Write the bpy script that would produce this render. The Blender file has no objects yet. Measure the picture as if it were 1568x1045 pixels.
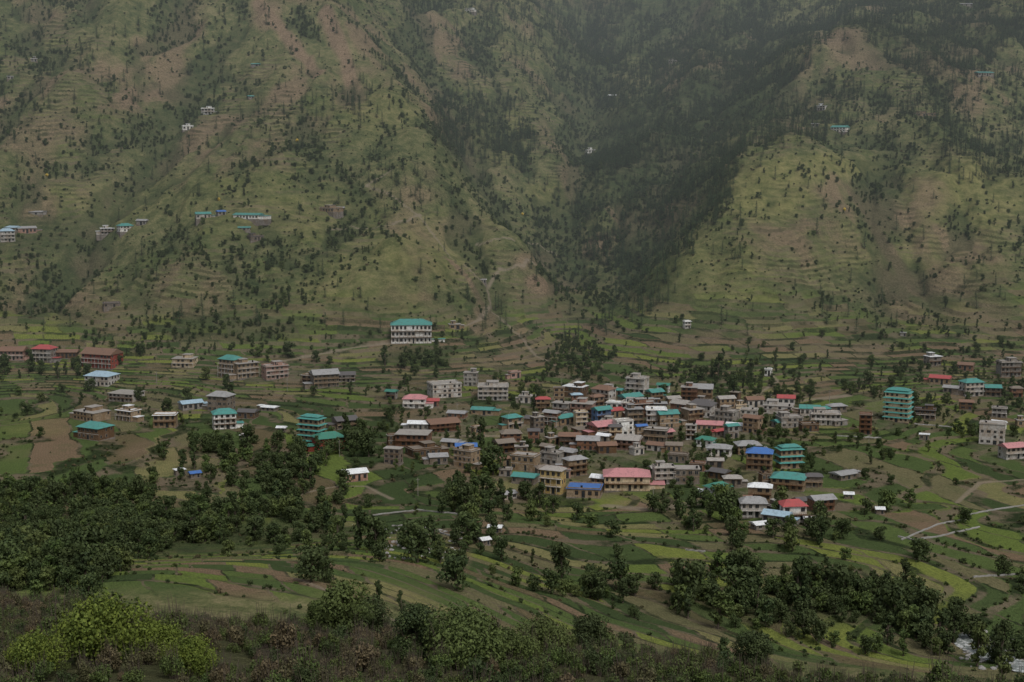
import bpy, math, random, time
import numpy as np
from mathutils import Vector
T0=time.time()
random.seed(7); R=np.random.default_rng(11)
F=1568*50/36.0; CH=170.0; PIT=math.radians(8)
cp,sp=math.cos(PIT),math.sin(PIT)
scene=bpy.context.scene
COL=scene.collection

# ------------------------------------------------------------ helpers
def world_from(px,py,Y):
    u=(px-784)/F; v=(522.5-py)/F
    dy=cp+v*sp; dz=-sp+v*cp
    return (u/dy*Y, Y, CH+dz/dy*Y)
def project(X,Y,Z):
    z=Z-CH
    fw=Y*cp-z*sp; up=Y*sp+z*cp
    fw=np.maximum(fw,1.0)
    return 784+X/fw*F, 522.5-up/fw*F
def smooth(x,a,b):
    t=np.clip((x-a)/(b-a),0,1); return t*t*(3-2*t)
def hsh(xi,yi,seed):
    n=(xi*374761393+yi*668265263+seed*974634777)&0xffffffff
    n=((n^(n>>13))*1274126177)&0xffffffff
    n=((n^(n>>15))*2246822519)&0xffffffff
    return ((n^(n>>16))&0xffffff)/float(0xffffff)
def vn(x,y,seed=0):
    fx=np.floor(x); fy=np.floor(y)
    xi=fx.astype(np.int64); yi=fy.astype(np.int64)
    a=x-fx; b=y-fy
    a=a*a*(3-2*a); b=b*b*(3-2*b)
    return (hsh(xi,yi,seed)*(1-a)+hsh(xi+1,yi,seed)*a)*(1-b)+(hsh(xi,yi+1,seed)*(1-a)+hsh(xi+1,yi+1,seed)*a)*b
def fbm(x,y,seed=0,oc=4):
    s=0;a=.5;tot=0
    for i in range(oc):
        s=s+a*vn(x,y,seed+i*17); tot+=a; a*=.5
        x,y=1.6*x-1.2*y+3.1,1.2*x+1.6*y+7.7
    return s/tot
def inpoly(px,py,poly):
    ins=np.zeros(px.shape,bool); n=len(poly); j=n-1
    for i in range(n):
        xi,yi=poly[i]; xj,yj=poly[j]
        if yi!=yj:
            c=((yi>py)!=(yj>py))&(px<(xj-xi)*(py-yi)/(yj-yi)+xi)
            ins^=c
        j=i
    return ins

# ------------------------------------------------------------ terrain control points
P=[ # near slope
(0,1045,110),(0,995,150),(0,937,190),(250,1045,110),(400,948,180),(700,1055,110),(700,988,150),(1000,1085,105),(1000,1040,130),(1300,1110,100),(1568,1140,95),(-400,935,190),(-400,1045,110),
# floor near side
(0,900,405),(200,900,400),(400,905,400),(600,930,390),(600,870,455),(700,930,405),(1000,970,410),(1300,1020,395),(1500,990,430),(1568,1010,415),(1900,1020,400),(-400,900,405),
(300,850,500),(50,830,520),(500,840,500),(100,760,625),(300,780,595),(-400,760,620),(600,820,545),(800,880,480),(1100,900,470),(1300,900,475),(1450,850,525),(850,820,550),(1100,830,545),(1568,870,510),(1900,870,510),
(600,770,610),(500,720,670),(300,700,700),(50,690,715),(-400,690,710),(750,780,600),(960,755,635),(1180,800,580),(1450,750,640),(1900,760,630),(1300,740,650),
(960,700,700),(700,680,725),(800,640,790),(1100,640,790),(1300,650,770),(1450,690,730),(1450,620,840),(1900,640,800),
(100,640,800),(350,640,800),(550,620,820),(100,560,925),(300,570,905),(480,590,870),(650,590,870),(-400,570,910),(850,595,860),(1000,600,850),(1200,610,840),(1500,585,895),(1900,590,880),(600,560,915),
# left face
(0,500,970),(200,500,965),(400,500,965),(600,525,950),(700,500,975),(800,540,960),(-400,500,970),
(0,400,1060),(200,400,1055),(400,400,1055),(580,400,1045),(700,400,1065),
(0,300,1170),(200,300,1165),(450,300,1150),(600,310,1150),
(0,200,1290),(200,200,1280),(450,200,1280),(0,100,1430),(200,100,1420),(450,100,1420),(0,0,1590),(250,0,1580),(480,0,1580),(-500,0,1600),(-500,300,1180),(-500,150,1350),(0,-150,1850),(400,-150,1850),
(610,140,1400),(680,250,1270),(760,340,1180),(825,430,1110),
# gorge
(850,510,1060),(885,400,1230),(872,300,1430),(885,200,1670),(915,120,1900),(900,40,2200),
(760,190,1560),(830,235,1520),(740,50,1900),(650,0,1900),(800,0,2100),
# right
(930,500,1040),(1050,500,1000),(1100,400,1110),(1120,310,1220),(1130,247,1300),(1300,232,1330),(1450,250,1300),(1568,330,1220),
(1250,400,1110),(1250,500,990),(1250,580,890),(1400,400,1110),(1500,500,990),(1568,420,1100),(1000,560,920),
(1300,185,1440),(1450,150,1500),(1568,200,1420),(1300,62,1680),(1450,50,1720),(1568,0,1850),(1900,300,1270),(1900,100,1600),(1900,480,1010),
(1000,360,1290),(1000,260,1460),(1060,190,1580),(1110,130,1720),(1000,110,1930),(1110,0,2250),(980,0,2350),(1250,0,2150),(1400,-100,2250),(1800,-100,2200),
]
pts=[world_from(*p) for p in P]
for X in (-160,0,160): pts+= [(X,265,58),(X,60,136),(X,-60,168)]
for X in (-1600,-600,0,600,1600): pts.append((X,3300,1000))
pts=np.array(pts); SC=500.0
cx=pts[:,0]/SC; cy=pts[:,1]/SC; n=len(pts)
def U(r2): return 0.5*r2*np.log(r2+1e-9)
K=U((cx[:,None]-cx)**2+(cy[:,None]-cy)**2)+np.eye(n)*2e-4
A=np.zeros((n+3,n+3)); A[:n,:n]=K; A[:n,n]=1;A[:n,n+1]=cx;A[:n,n+2]=cy;A[n,:n]=1;A[n+1,:n]=cx;A[n+2,:n]=cy
sol=np.linalg.solve(A,np.concatenate([pts[:,2],[0,0,0]]))
def base(X,Y):
    x=X/SC;y=Y/SC
    z=sol[n]+sol[n+1]*x+sol[n+2]*y
    for i in range(n): z+=sol[i]*U((x-cx[i])**2+(y-cy[i])**2)
    return z
NC=900
ys=[-55.0]
while ys[-1]<3300:
    y=ys[-1]
    st= 2.5 if y<300 else 1.15 if y<700 else 1.5 if y<1000 else 1.9 if y<1700 else 3.5 if y<2400 else 10
    ys.append(y+st)
ys=np.array(ys); NR=len(ys)
us=np.linspace(-0.43,0.43,NC)
OFF=200.0
X=(us[None,:]*(ys[:,None]+OFF)); Y=np.repeat(ys[:,None],NC,1)
ri=np.unique(np.append(np.arange(0,NR,5),NR-1)); ci=np.unique(np.append(np.arange(0,NC,5),NC-1))
Zc=base(X[np.ix_(ri,ci)],Y[np.ix_(ri,ci)])
tmp=np.empty((len(ri),NC))
for a in range(len(ri)): tmp[a]=np.interp(np.arange(NC),ci,Zc[a])
Z0=np.empty((NR,NC))
for b in range(NC): Z0[:,b]=np.interp(np.arange(NR),ri,tmp[:,b])
def bil(A,x,y):
    x=np.asarray(x,float);y=np.asarray(y,float)
    r=np.interp(y,ys,np.arange(NR)); c=(x/(y+OFF)+.43)/.86*(NC-1)
    c=np.clip(c,0,NC-1.001); r=np.clip(r,0,NR-1.001)
    r0=r.astype(int);c0=c.astype(int);a=r-r0;b=c-c0
    return (A[r0,c0]*(1-b)+A[r0,c0+1]*b)*(1-a)+(A[r0+1,c0]*(1-b)+A[r0+1,c0+1]*b)*a
yy=np.concatenate([np.arange(60,1200,.8),np.arange(1200,3200,2.0)])
def ground(px,py,ymin=60,G=None):
    u=(px-784)/F; v=(522.5-py)/F; dy=cp+v*sp; dz=-sp+v*cp
    xs=u/dy*yy; zs=CH+dz/dy*yy
    h=bil(Z if G is None else G,xs,yy); m=(h>=zs)&(yy>=ymin)
    i=int(np.argmax(m)) if m.any() else len(yy)-1
    return float(xs[i]),float(yy[i]),float(h[i])
def segdist(path,pad=14,maxgap=120):
    d=np.full(X.shape,1e9)
    for (a,b) in zip(path[:-1],path[1:]):
        ax,ay=a[0],a[1];bx,by=b[0],b[1]
        if abs(by-ay)>maxgap : continue
        r0=np.searchsorted(ys,min(ay,by)-pad);r1=np.searchsorted(ys,max(ay,by)+pad)
        if r1<=r0: continue
        xx=X[r0:r1];Yy=Y[r0:r1];L=(bx-ax)**2+(by-ay)**2+1e-6
        t=np.clip(((xx-ax)*(bx-ax)+(Yy-ay)*(by-ay))/L,0,1)
        d[r0:r1]=np.minimum(d[r0:r1],np.hypot(xx-ax-t*(bx-ax),Yy-ay-t*(by-ay)))
    return d
mt=smooth(Z0,28,80)*smooth(Y,880,1020)
feats=[([(855,530,1010),(850,500,1060),(885,400,1230),(872,300,1430),(885,200,1670),(915,120,1900),(900,40,2200),(900,0,2400)],-28,50),
([(480,10,1580),(610,140,1400),(680,250,1270),(760,340,1180),(825,430,1110),(850,520,1000)],22,50),
([(640,60,1700),(720,200,1440),(800,330,1270),(850,400,1210)],-30,46),
([(760,30,1980),(800,150,1680),(845,240,1520),(868,290,1450)],28,46),
([(1300,62,1680),(1230,110,1600),(1180,190,1450),(1130,247,1300),(1105,330,1190),(1050,420,1090),(960,510,1010)],13,42),
([(1060,200,1580),(1040,280,1440),(1010,360,1290),(960,430,1170),(920,480,1090)],-8,36),
([(1110,0,2250),(1060,130,1850),(1000,230,1560),(940,310,1420),(905,360,1310)],18,42),
([(1180,60,1850),(1100,160,1640),(1080,220,1520)],-14,38),
([(1330,270,1300),(1335,350,1180),(1345,430,1080),(1350,500,990)],-18,26),([(1375,290,1280),(1400,380,1140),(1440,470,1030)],-18,28),
([(1480,240,1310),(1500,330,1200),(1530,430,1090)],16,45),([(1240,260,1290),(1230,380,1130),(1200,500,990)],14,45),
([(330,60,1500),(250,220,1270),(130,340,1130),(60,430,1040)],-34,70),([(180,20,1560),(120,160,1350),(20,260,1220)],26,66),([(400,180,1310),(330,300,1160),(300,420,1040),(320,500,970)],20,46),
([(540,300,1150),(470,400,1060),(440,500,970)],-22,42),([(590,380,1070),(560,450,1010),(600,510,960)],15,38),([(730,360,1150),(760,440,1060),(790,510,990)],-18,28)]
wn_=(fbm(X/50,Y/50,77,3)-.5)
for pl,hh,wd in feats:
    d=segdist([world_from(*p) for p in pl],wd*4,900)+wn_*wd*.7
    Z0+=hh*np.exp(-np.maximum(d,0)/wd)*mt
wx=X+90*(fbm(X/160,Y/160,5,3)-.5)
amp=.4+1.0*fbm(X/200,Y/200,9,2)
rid=1-np.abs(2*fbm(wx/80,Y/170,21,4)-1)
Z0+=mt*(-(rid-.7)*32*amp+ (fbm(X/38,Y/55,31,4)-.5)*20)
Z0+=(1-mt)*((fbm(X/110,Y/90,41,3)-.5)*5.5)
near=1-smooth(Y,250,330)
Z0+=near*(fbm(X/22,Y/22,51,4)-.5)*5
def shift(A,dr,dc): return np.roll(np.roll(A,dr,0),dc,1)
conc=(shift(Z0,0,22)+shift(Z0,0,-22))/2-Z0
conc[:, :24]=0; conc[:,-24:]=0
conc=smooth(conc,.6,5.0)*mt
# terrace coordinate: fine steps on the valley floor (both banks), coarser on the mountain
zt=np.linspace(-150,1600,8000)
hzA=.9+smooth(zt,17,40)*3.0+smooth(zt,200,500)*2.5
hzB=.9+smooth(zt,17,60)*.9+smooth(zt,60,90)*2
def tmap(h): return np.concatenate([[0],np.cumsum((zt[1]-zt[0])/h[:-1])])
ttA=tmap(hzA); ttB=tmap(hzB); isB=(Y<640)
i0=np.interp(-150,zt,ttA)
# align both maps below z=17 where they coincide
Tb=np.where(isB,np.interp(Z0,zt,ttB),np.interp(Z0,zt,ttA)); dev=(fbm(X/35,Y/35,66,3)-.5)*(.9+1.5*mt)
T=Tb+dev
k=np.floor(T); f=T-k
g=np.where(f<.66,f*.15,.099+(f-.66)/.34*.901)
Zt=np.where(isB,np.interp(k+g-dev,ttB,zt),np.interp(k+g-dev,ttA,zt))
forestm=smooth(Y,1700,2100)
PX,PY=project(X,Y,Z0)
en=.5*(fbm(X/25,Y/40,83,4)-.5)
far=(Y>330)
def ell(L):
    m=np.zeros(X.shape)
    for (x,y,rx,ry,s) in L:
        q=np.hypot((PX-x)/rx,(PY-y)/ry)+en; m=np.maximum(m,s*(1-smooth(q,.4,1.15)))
    return m
dry=ell([(1180,290,90,60,1),(1480,300,120,70,.95),(1250,255,150,24,.9),(1100,420,120,80,.55),(640,380,120,60,.6),(560,440,120,60,.5),(760,200,60,60,.6),(1400,380,200,60,.5),(480,330,200,50,.4),(50,650,80,25,.9),(560,905,110,25,.5),(150,310,150,40,.4),(580,170,80,50,.5),(340,300,200,50,.3),(840,300,40,40,.6)])*(.4+.9*fbm(X/18,Y/18,99,4))*far
tn=fbm(X/95,Y/95,61,4); ter=smooth(tn,.39,.55)
ter*=(1-forestm)*(1-near)
low=1-smooth(Z0,16,34)*smooth(Y,620,660)
ter=np.where(low>.99,np.maximum(ter,.85),ter*(.85*(1-low)+low)*(1-.7*np.clip(dry,0,1)*mt)*(1-.8*conc)+low*.5*(1-ter))*(1-near)
Z=Z0*(1-ter)+Zt*ter
def poly3(pl,ymin=300,dens=14):
    out=[]
    for (a,b) in zip(pl[:-1],pl[1:]):
        m=max(1,int(math.hypot(b[0]-a[0],b[1]-a[1])/dens))
        for i in range(m):
            out.append(ground(a[0]+(b[0]-a[0])*i/m,a[1]+(b[1]-a[1])*i/m,ymin))
    out.append(ground(*pl[-1],ymin))
    return out
roads=[([(420,556),(480,545),(540,533),(600,527)],1.6),([(700,505),(735,490),(752,470),(745,440),(765,415),(820,405)],1.3),
([(640,672),(700,668),(770,668),(820,640),(855,605),(885,580)],2.4),([(1160,640),(1200,618),(1250,611),(1300,606)],2.4),
([(780,680),(740,700),(700,705)],1.4),([(600,765),(560,745),(520,745)],1.1),([(440,765),(480,752),(520,745)],1.0),([(1465,770),(1500,740),(1568,735)],1.1),
([(450,885),(500,905),(540,925),(640,965)],.9),([(745,440),(710,405),(690,395),(645,335),(600,300),(560,285),(600,262)],.9),
([(1150,610),(1190,585),(1180,570)],1.2),([(850,560),(820,545),(800,520),(780,500),(755,480)],1.2),
([(645,330),(600,345),(560,350),(500,352)],.9),([(930,775),(1000,782),(1070,770)],3.5),([(860,395),(820,375),(770,365),(730,375)],.8)]
pth=np.zeros(X.shape)
for pl,w in roads:
    ym=880 if pl[0][1]<560 else 340
    d=segdist(poly3(pl,ym))+en*1.5; pth=np.maximum(pth,1-smooth(d,w*.6,w*1.3))
nz=fbm(X/26,Y/40,71,5)
brn=ell([(200,150,120,30,.9),(60,230,150,60,.55),(410,25,30,30,.8),(540,140,35,40,.9),(1320,340,90,60,.8),(1390,430,70,70,.85),(850,440,50,18,1),(740,495,34,24,1),(820,400,40,20,.8),(1290,58,50,22,.9),(560,560,60,12,.6),(240,690,80,16,.7),(300,700,50,12,.6),(1310,885,45,18,1),(1400,300,60,40,.7),(780,540,60,40,.75),(300,470,60,20,.7),(620,920,60,20,.6),(1120,520,90,30,.8),(1330,540,100,25,.7),(660,820,70,12,.9),(700,855,25,28,.9),(40,690,70,20,.4),(800,530,40,30,.8),(480,185,70,30,.45),(700,350,50,30,.5),(1500,480,80,30,.6),(1000,770,80,8,.9),(620,300,60,20,.6),(550,120,70,20,.6),(1550,520,80,40,.5),(150,480,90,25,.5),(250,120,60,50,.6)])
brn=brn*smooth(nz,.3,.55)*far
patch=smooth(fbm(X/70,Y/100,91,4),.50,.64)*mt*.75
brn=np.maximum(brn,patch*smooth(nz,.33,.58))
for pl,w in (([(395,5),(430,45),(470,95),(485,115)],9),([(498,20),(528,90),(545,150)],8),([(1305,300),(1340,350),(1400,450)],7),([(748,475),(742,505)],8),([(800,500),(790,545)],6),([(1265,62),(1310,50)],9),([(820,440),(880,445)],8),([(690,400),(720,430),(745,480)],4)):
    d=segdist(poly3(pl,880),30)+en*14; brn=np.maximum(brn,.95*(1-smooth(d,w*.4,w*1.3)))
vil=ell([(960,660,230,55,1),(1120,640,100,30,.6),(680,650,80,45,.55),(900,740,130,28,.6),(1180,760,90,40,.6),(1360,630,50,30,.4),(1530,680,50,30,.4),(420,575,90,14,.5)])*far
wood=ell([(1000,230,120,130,.95),(1120,150,150,60,.95),(1000,420,60,60,.5),(720,210,70,50,.7),(1000,40,200,70,.8),(640,545,70,20,.7),(250,815,300,40,.9),(1250,930,260,40,.5),(80,360,120,50,.6),(1420,60,150,60,.6),(350,505,140,25,.6),(880,300,40,160,.4)])*far
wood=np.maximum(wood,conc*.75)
fld=(1-mt)*far*smooth(Y,380,400)*(1-.8*vil)*(1-.85*wood)
fld=np.maximum(fld,mt*.26*ter*far*(1-wood))
Sx=(X*.94+Y*.34+26*(fbm(X/60,Y/60,111,2)-.5))/np.where(Y<600,18.0,22.0)
print('terrain np',time.time()-T0)

# ------------------------------------------------------------ nodes helper
class NB:
    def __init__(s,name):
        m=bpy.data.materials.new(name); m.use_nodes=True; s.m=m; s.nt=m.node_tree; s.nt.nodes.clear()
    def n(s,t,**kw):
        nd=s.nt.nodes.new(t)
        for k_,v in kw.items(): setattr(nd,k_,v)
        return nd
    def put(s,sock,v):
        if isinstance(v,bpy.types.NodeSocket): s.nt.links.new(v,sock)
        elif v is not None:
            if isinstance(v,(tuple,list)) and len(v)==3 and sock.type=='RGBA': v=(*v,1)
            sock.default_value=v
    def math(s,op,a,b=None,c=None,clamp=False):
        nd=s.n('ShaderNodeMath',operation=op,use_clamp=clamp); s.put(nd.inputs[0],a)
        if b is not None: s.put(nd.inputs[1],b)
        if c is not None: s.put(nd.inputs[2],c)
        return nd.outputs[0]
    def mix(s,f,a,b,bt='MIX'):
        nd=s.n('ShaderNodeMix',data_type='RGBA',blend_type=bt,clamp_factor=True)
        s.put(nd.inputs[0],f);s.put(nd.inputs[6],a);s.put(nd.inputs[7],b); return nd.outputs[2]
    def attr(s,nm,out='Fac'): 
        nd=s.n('ShaderNodeAttribute',attribute_name=nm); return nd.outputs[out]
    def noise(s,vec,sc,det=4,rough=.6):
        nd=s.n('ShaderNodeTexNoise'); s.put(nd.inputs['Vector'],vec); nd.inputs['Scale'].default_value=sc; nd.inputs['Detail'].default_value=det; nd.inputs['Roughness'].default_value=rough
        return nd.outputs['Fac']
    def ramp(s,f,stops,interp='LINEAR'):
        nd=s.n('ShaderNodeValToRGB'); cr=nd.color_ramp; cr.interpolation=interp
        while len(cr.elements)<len(stops): cr.elements.new(.5)
        for e,(p,c) in zip(cr.elements,stops): e.position=p; e.color=(*c,1)
        s.put(nd.inputs[0],f); return nd.outputs[0]
    def sm(s,x,a,b):
        nd=s.n('ShaderNodeMapRange',interpolation_type='SMOOTHSTEP'); s.put(nd.inputs[0],x); nd.inputs[1].default_value=a; nd.inputs[2].default_value=b; return nd.outputs[0]
    def comb(s,x,y,z=0):
        nd=s.n('ShaderNodeCombineXYZ'); s.put(nd.inputs[0],x);s.put(nd.inputs[1],y);s.put(nd.inputs[2],z); return nd.outputs[0]
    def out(s,col,rough=.9,spec=.1,bump=None,bs=.5,bd=1.0,metal=0):
        b=s.n('ShaderNodeBsdfPrincipled'); s.put(b.inputs['Base Color'],col); s.put(b.inputs['Roughness'],rough); s.put(b.inputs['Specular IOR Level'],spec); b.inputs['Metallic'].default_value=metal
        if bump is not None:
            bn=s.n('ShaderNodeBump'); bn.inputs['Strength'].default_value=bs; bn.inputs['Distance'].default_value=bd; s.put(bn.inputs['Height'],bump); s.nt.links.new(bn.outputs[0],b.inputs['Normal'])
        o=s.n('ShaderNodeOutputMaterial'); s.nt.links.new(b.outputs[0],o.inputs['Surface']); return s.m

def terrain_mat():
    b=NB('terrain_mat'); pos=b.n('ShaderNodeNewGeometry').outputs['Position']
    t=b.attr('t'); s_=b.attr('s'); fl=b.attr('fld'); br=b.attr('brn'); pt=b.attr('pth'); vi=b.attr('vil'); dr=b.attr('dry'); wd=b.attr('wood'); tr=b.attr('ter'); nr=b.attr('near'); mm=b.attr('mt')
    n1=b.noise(pos,.018,6,.65); n2=b.noise(pos,.11,5,.7); n3=b.noise(pos,.7,4,.75); n4=b.noise(pos,.05,4,.6)
    t2=b.math('ADD',t,b.math('MULTIPLY',b.math('SUBTRACT',n2,.5),.30))
    k_=b.math('FLOOR',t2); f_=b.math('FRACT',t2)
    wn=b.n('ShaderNodeTexWhiteNoise',noise_dimensions='1D'); b.put(wn.inputs['W'],k_)
    ss=b.math('ADD',b.math('ADD',s_,b.math('MULTIPLY',wn.outputs[0],7.0)),b.math('MULTIPLY',n2,.25))
    wn2=b.n('ShaderNodeTexWhiteNoise',noise_dimensions='2D'); b.put(wn2.inputs['Vector'],b.comb(k_,b.math('FLOOR',ss)))
    h=wn2.outputs[0]; fs=b.math('FRACT',ss)
    gf=b.math('ADD',b.math('MULTIPLY_ADD',n2,.6,b.math('MULTIPLY',n1,.5)),b.math('MULTIPLY',b.math('SUBTRACT',n3,.5),.4))
    grass=b.ramp(gf,[(.36,(.022,.034,.016)),(.48,(.064,.078,.034)),(.57,(.108,.113,.051)),(.70,(.185,.165,.088))])
    brown=b.mix(b.sm(n3,.3,.7),(.10,.068,.046),(.28,.195,.138))
    field=b.ramp(h,[(0,(.068,.100,.034)),(.13,(.115,.155,.038)),(.23,(.044,.066,.026)),(.33,(.165,.190,.046)),(.41,(.145,.130,.070)),(.53,(.056,.082,.030)),(.64,(.175,.122,.080)),(.74,(.084,.118,.037)),(.84,(.125,.098,.057)),(.93,(.19,.175,.078))],'CONSTANT')
    rows=b.math('SINE',b.math('MULTIPLY',ss,b.math('MULTIPLY_ADD',h,60,60)))
    field=b.mix(b.math('MULTIPLY',b.sm(n3,.35,.68),.5),field,b.mix(.65,field,(.03,.04,.016)))
    field=b.mix(b.math('MULTIPLY',b.sm(rows,0,1),.22),field,(.045,.055,.022))
    field=b.mix(b.math('MULTIPLY',b.sm(n4,.5,.68),.3),field,(.060,.084,.033))
    col=b.mix(fl,grass,field)
    col=b.mix(b.math('MULTIPLY',dr,b.math('MULTIPLY_ADD',mm,.45,.35)),col,b.mix(b.sm(n2,.3,.7),(.112,.122,.042),(.23,.21,.085)))
    col=b.mix(b.math('MULTIPLY',br,b.math('MULTIPLY_ADD',mm,.25,.6)),col,brown)
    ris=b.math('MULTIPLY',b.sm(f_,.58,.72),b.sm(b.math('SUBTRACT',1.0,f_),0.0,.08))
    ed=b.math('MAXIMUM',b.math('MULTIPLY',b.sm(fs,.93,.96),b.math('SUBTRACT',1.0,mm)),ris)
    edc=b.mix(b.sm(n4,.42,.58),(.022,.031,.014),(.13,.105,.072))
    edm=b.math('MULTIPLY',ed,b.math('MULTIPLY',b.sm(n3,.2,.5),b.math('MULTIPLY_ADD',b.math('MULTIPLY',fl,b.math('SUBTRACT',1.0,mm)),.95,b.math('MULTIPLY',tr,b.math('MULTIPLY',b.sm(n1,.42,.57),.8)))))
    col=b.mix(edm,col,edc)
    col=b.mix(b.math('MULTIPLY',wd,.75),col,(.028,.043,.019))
    col=b.mix(b.math('MULTIPLY',vi,b.sm(n2,.35,.6)),col,b.mix(n3,(.10,.085,.063),(.18,.15,.115)))
    col=b.mix(b.math('MULTIPLY',b.math('MULTIPLY',pt,.75),b.sm(n3,.05,.4)),col,b.mix(n3,(.15,.125,.09),(.27,.225,.17)))
    nc=b.mix(n2,(.030,.040,.018),(.085,.078,.040))
    col=b.mix(nr,col,nc)
    bm=b.math('ADD',b.math('MULTIPLY',n3,.9),b.math('MULTIPLY',n2,2.2))
    return b.out(col,.95,.03,bm,1.0,1.0)
me=bpy.data.meshes.new('terrain'); NV=NR*NC
me.vertices.add(NV); me.vertices.foreach_set('co',np.stack([X,Y,Z],-1).astype(np.float32).ravel())
idx=np.arange(NV).reshape(NR,NC)
q=np.stack([idx[:-1,:-1],idx[:-1,1:],idx[1:,1:],idx[1:,:-1]],-1).reshape(-1,4)
me.loops.add(q.size); me.loops.foreach_set('vertex_index',q.ravel().astype(np.int32))
me.polygons.add(len(q)); me.polygons.foreach_set('loop_start',(np.arange(len(q))*4).astype(np.int32)); 
me.polygons.foreach_set('use_smooth',np.ones(len(q),bool))
me.update(calc_edges=True)
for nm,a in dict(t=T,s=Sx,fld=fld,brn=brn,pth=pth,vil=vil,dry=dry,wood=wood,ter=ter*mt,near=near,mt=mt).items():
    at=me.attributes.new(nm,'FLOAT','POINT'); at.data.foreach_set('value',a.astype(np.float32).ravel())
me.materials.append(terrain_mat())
COL.objects.link(bpy.data.objects.new('mountain_valley_terrain',me))
print('terrain mesh',time.time()-T0)

# ------------------------------------------------------------ mesh utils
def mesh_np(name,V,Q,mat,attr=None,tri=None):
    m=bpy.data.meshes.new(name); m.from_pydata(V.tolist() if hasattr(V,'tolist') else V,[],Q.tolist() if hasattr(Q,'tolist') else Q)
    for mm in (mat if isinstance(mat,list) else [mat]): m.materials.append(mm)
    return m
def leafmat(name,c1,c2,c3):
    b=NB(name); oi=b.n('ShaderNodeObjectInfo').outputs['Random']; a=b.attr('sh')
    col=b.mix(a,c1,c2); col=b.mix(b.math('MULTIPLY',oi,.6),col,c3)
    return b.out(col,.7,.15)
M_leafD=leafmat('leaf_dark',(.021,.036,.014),(.062,.086,.028),(.044,.055,.021))
M_leafM=leafmat('leaf_mid',(.032,.055,.017),(.090,.126,.033),(.075,.082,.028))
M_leafY=leafmat('leaf_yellowgreen',(.045,.070,.014),(.140,.172,.028),(.09,.12,.02))
M_leafB=leafmat('leaf_brown',(.060,.050,.028),(.145,.110,.062),(.062,.075,.030))
M_con=leafmat('conifer_needles',(.018,.036,.017),(.046,.071,.030),(.030,.050,.020))
b=NB('bark'); M_bark=b.out(b.mix(b.noise(None,3),(.045,.035,.025),(.12,.10,.08)),.9,.1)
def tube(p0,p1,r0,r1,V,Fc,MI,nseg=6,mi=1):
    p0=Vector(p0);p1=Vector(p1);d=(p1-p0).normalized(); a=d.orthogonal().normalized(); c=d.cross(a)
    s=len(V)
    for p,r in((p0,r0),(p1,r1)):
        for i in range(nseg):
            t_=2*math.pi*i/nseg; V.append(tuple(p+a*(math.cos(t_)*r)+c*(math.sin(t_)*r)))
    for i in range(nseg):
        j=(i+1)%nseg; Fc.append((s+i,s+j,s+nseg+j,s+nseg+i)); MI.append(mi)
def leaves(cent,nrm,size,V,Fc,MI,SH,shade,asp=.6):
    n_=len(cent); nrm=nrm/np.linalg.norm(nrm,axis=1,keepdims=True)
    r=R.normal(size=(n_,3)); a=np.cross(nrm,r); a/=np.linalg.norm(a,axis=1,keepdims=True); c=np.cross(nrm,a)
    s=size[:,None]
    A_=[cent+a*s, cent+c*s*asp, cent-a*s, cent-c*s*asp]
    base_=len(V)
    V.extend(map(tuple,np.stack(A_,1).reshape(-1,3)))
    for i in range(n_): Fc.append((base_+4*i,base_+4*i+1,base_+4*i+2,base_+4*i+3)); MI.append(0)
    SH.extend(shade.tolist())
def finish(name,V,Fc,MI,SH,mats):
    m=bpy.data.meshes.new(name); m.from_pydata(V,[],Fc)
    for mm in mats: m.materials.append(mm)
    m.polygons.foreach_set('material_index',np.array(MI,np.int32))
    sh=np.zeros(len(Fc)); mi=np.array(MI); sh[mi==0]=SH
    at=m.attributes.new('sh','FLOAT','FACE'); at.data.foreach_set('value',sh.astype(np.float32)); m.update(); return m
def broad(name,H,W,nl,per,ls,mat,trunk=.28,seed=0,bare=0):
    rr=random.Random(seed); V=[];Fc=[];MI=[];SH=[]
    th=H*trunk; tr=H*.022+.05
    top=(rr.uniform(-.3,.3),rr.uniform(-.3,.3),H*.62)
    mid=(rr.uniform(-.2,.2),rr.uniform(-.2,.2),th)
    tube((0,0,-.8),mid,tr*1.4,tr,V,Fc,MI); tube(mid,top,tr,tr*.35,V,Fc,MI)
    lob=[]
    for i in range(nl):
        a=rr.uniform(0,6.28); hh=th*.8+(H-th*.8)*((i+.5)/nl)**.9*.9
        prof=math.sin(min(1,max(.05,(hh-th*.5)/(H-th*.5)))*math.pi*.82+.25)
        rad=W*.5*prof*rr.uniform(.3,.78)
        lr=W*rr.uniform(.15,.26)
        c=(math.cos(a)*rad,math.sin(a)*rad,min(hh,H-lr)); lob.append((c,lr))
        if i%2==0: tube((mid[0]*.5+top[0]*.5,mid[1]*.5+top[1]*.5,th+(hh-th)*.35),c,tr*.45,tr*.12,V,Fc,MI,5)
    for c,lr in lob:
        d=R.normal(size=(per,3)); d/=np.linalg.norm(d,axis=1,keepdims=True)
        rad=lr*(.55+.55*R.random(per)**.6)
        d2=d*np.array([1,1,.78]); ce=np.array(c)+d2*rad[:,None]
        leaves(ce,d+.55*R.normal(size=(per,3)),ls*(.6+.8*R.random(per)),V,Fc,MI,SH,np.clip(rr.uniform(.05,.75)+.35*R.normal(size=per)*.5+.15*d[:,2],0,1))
    return finish(name,V,Fc,MI,SH,[mat,M_bark])
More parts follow.
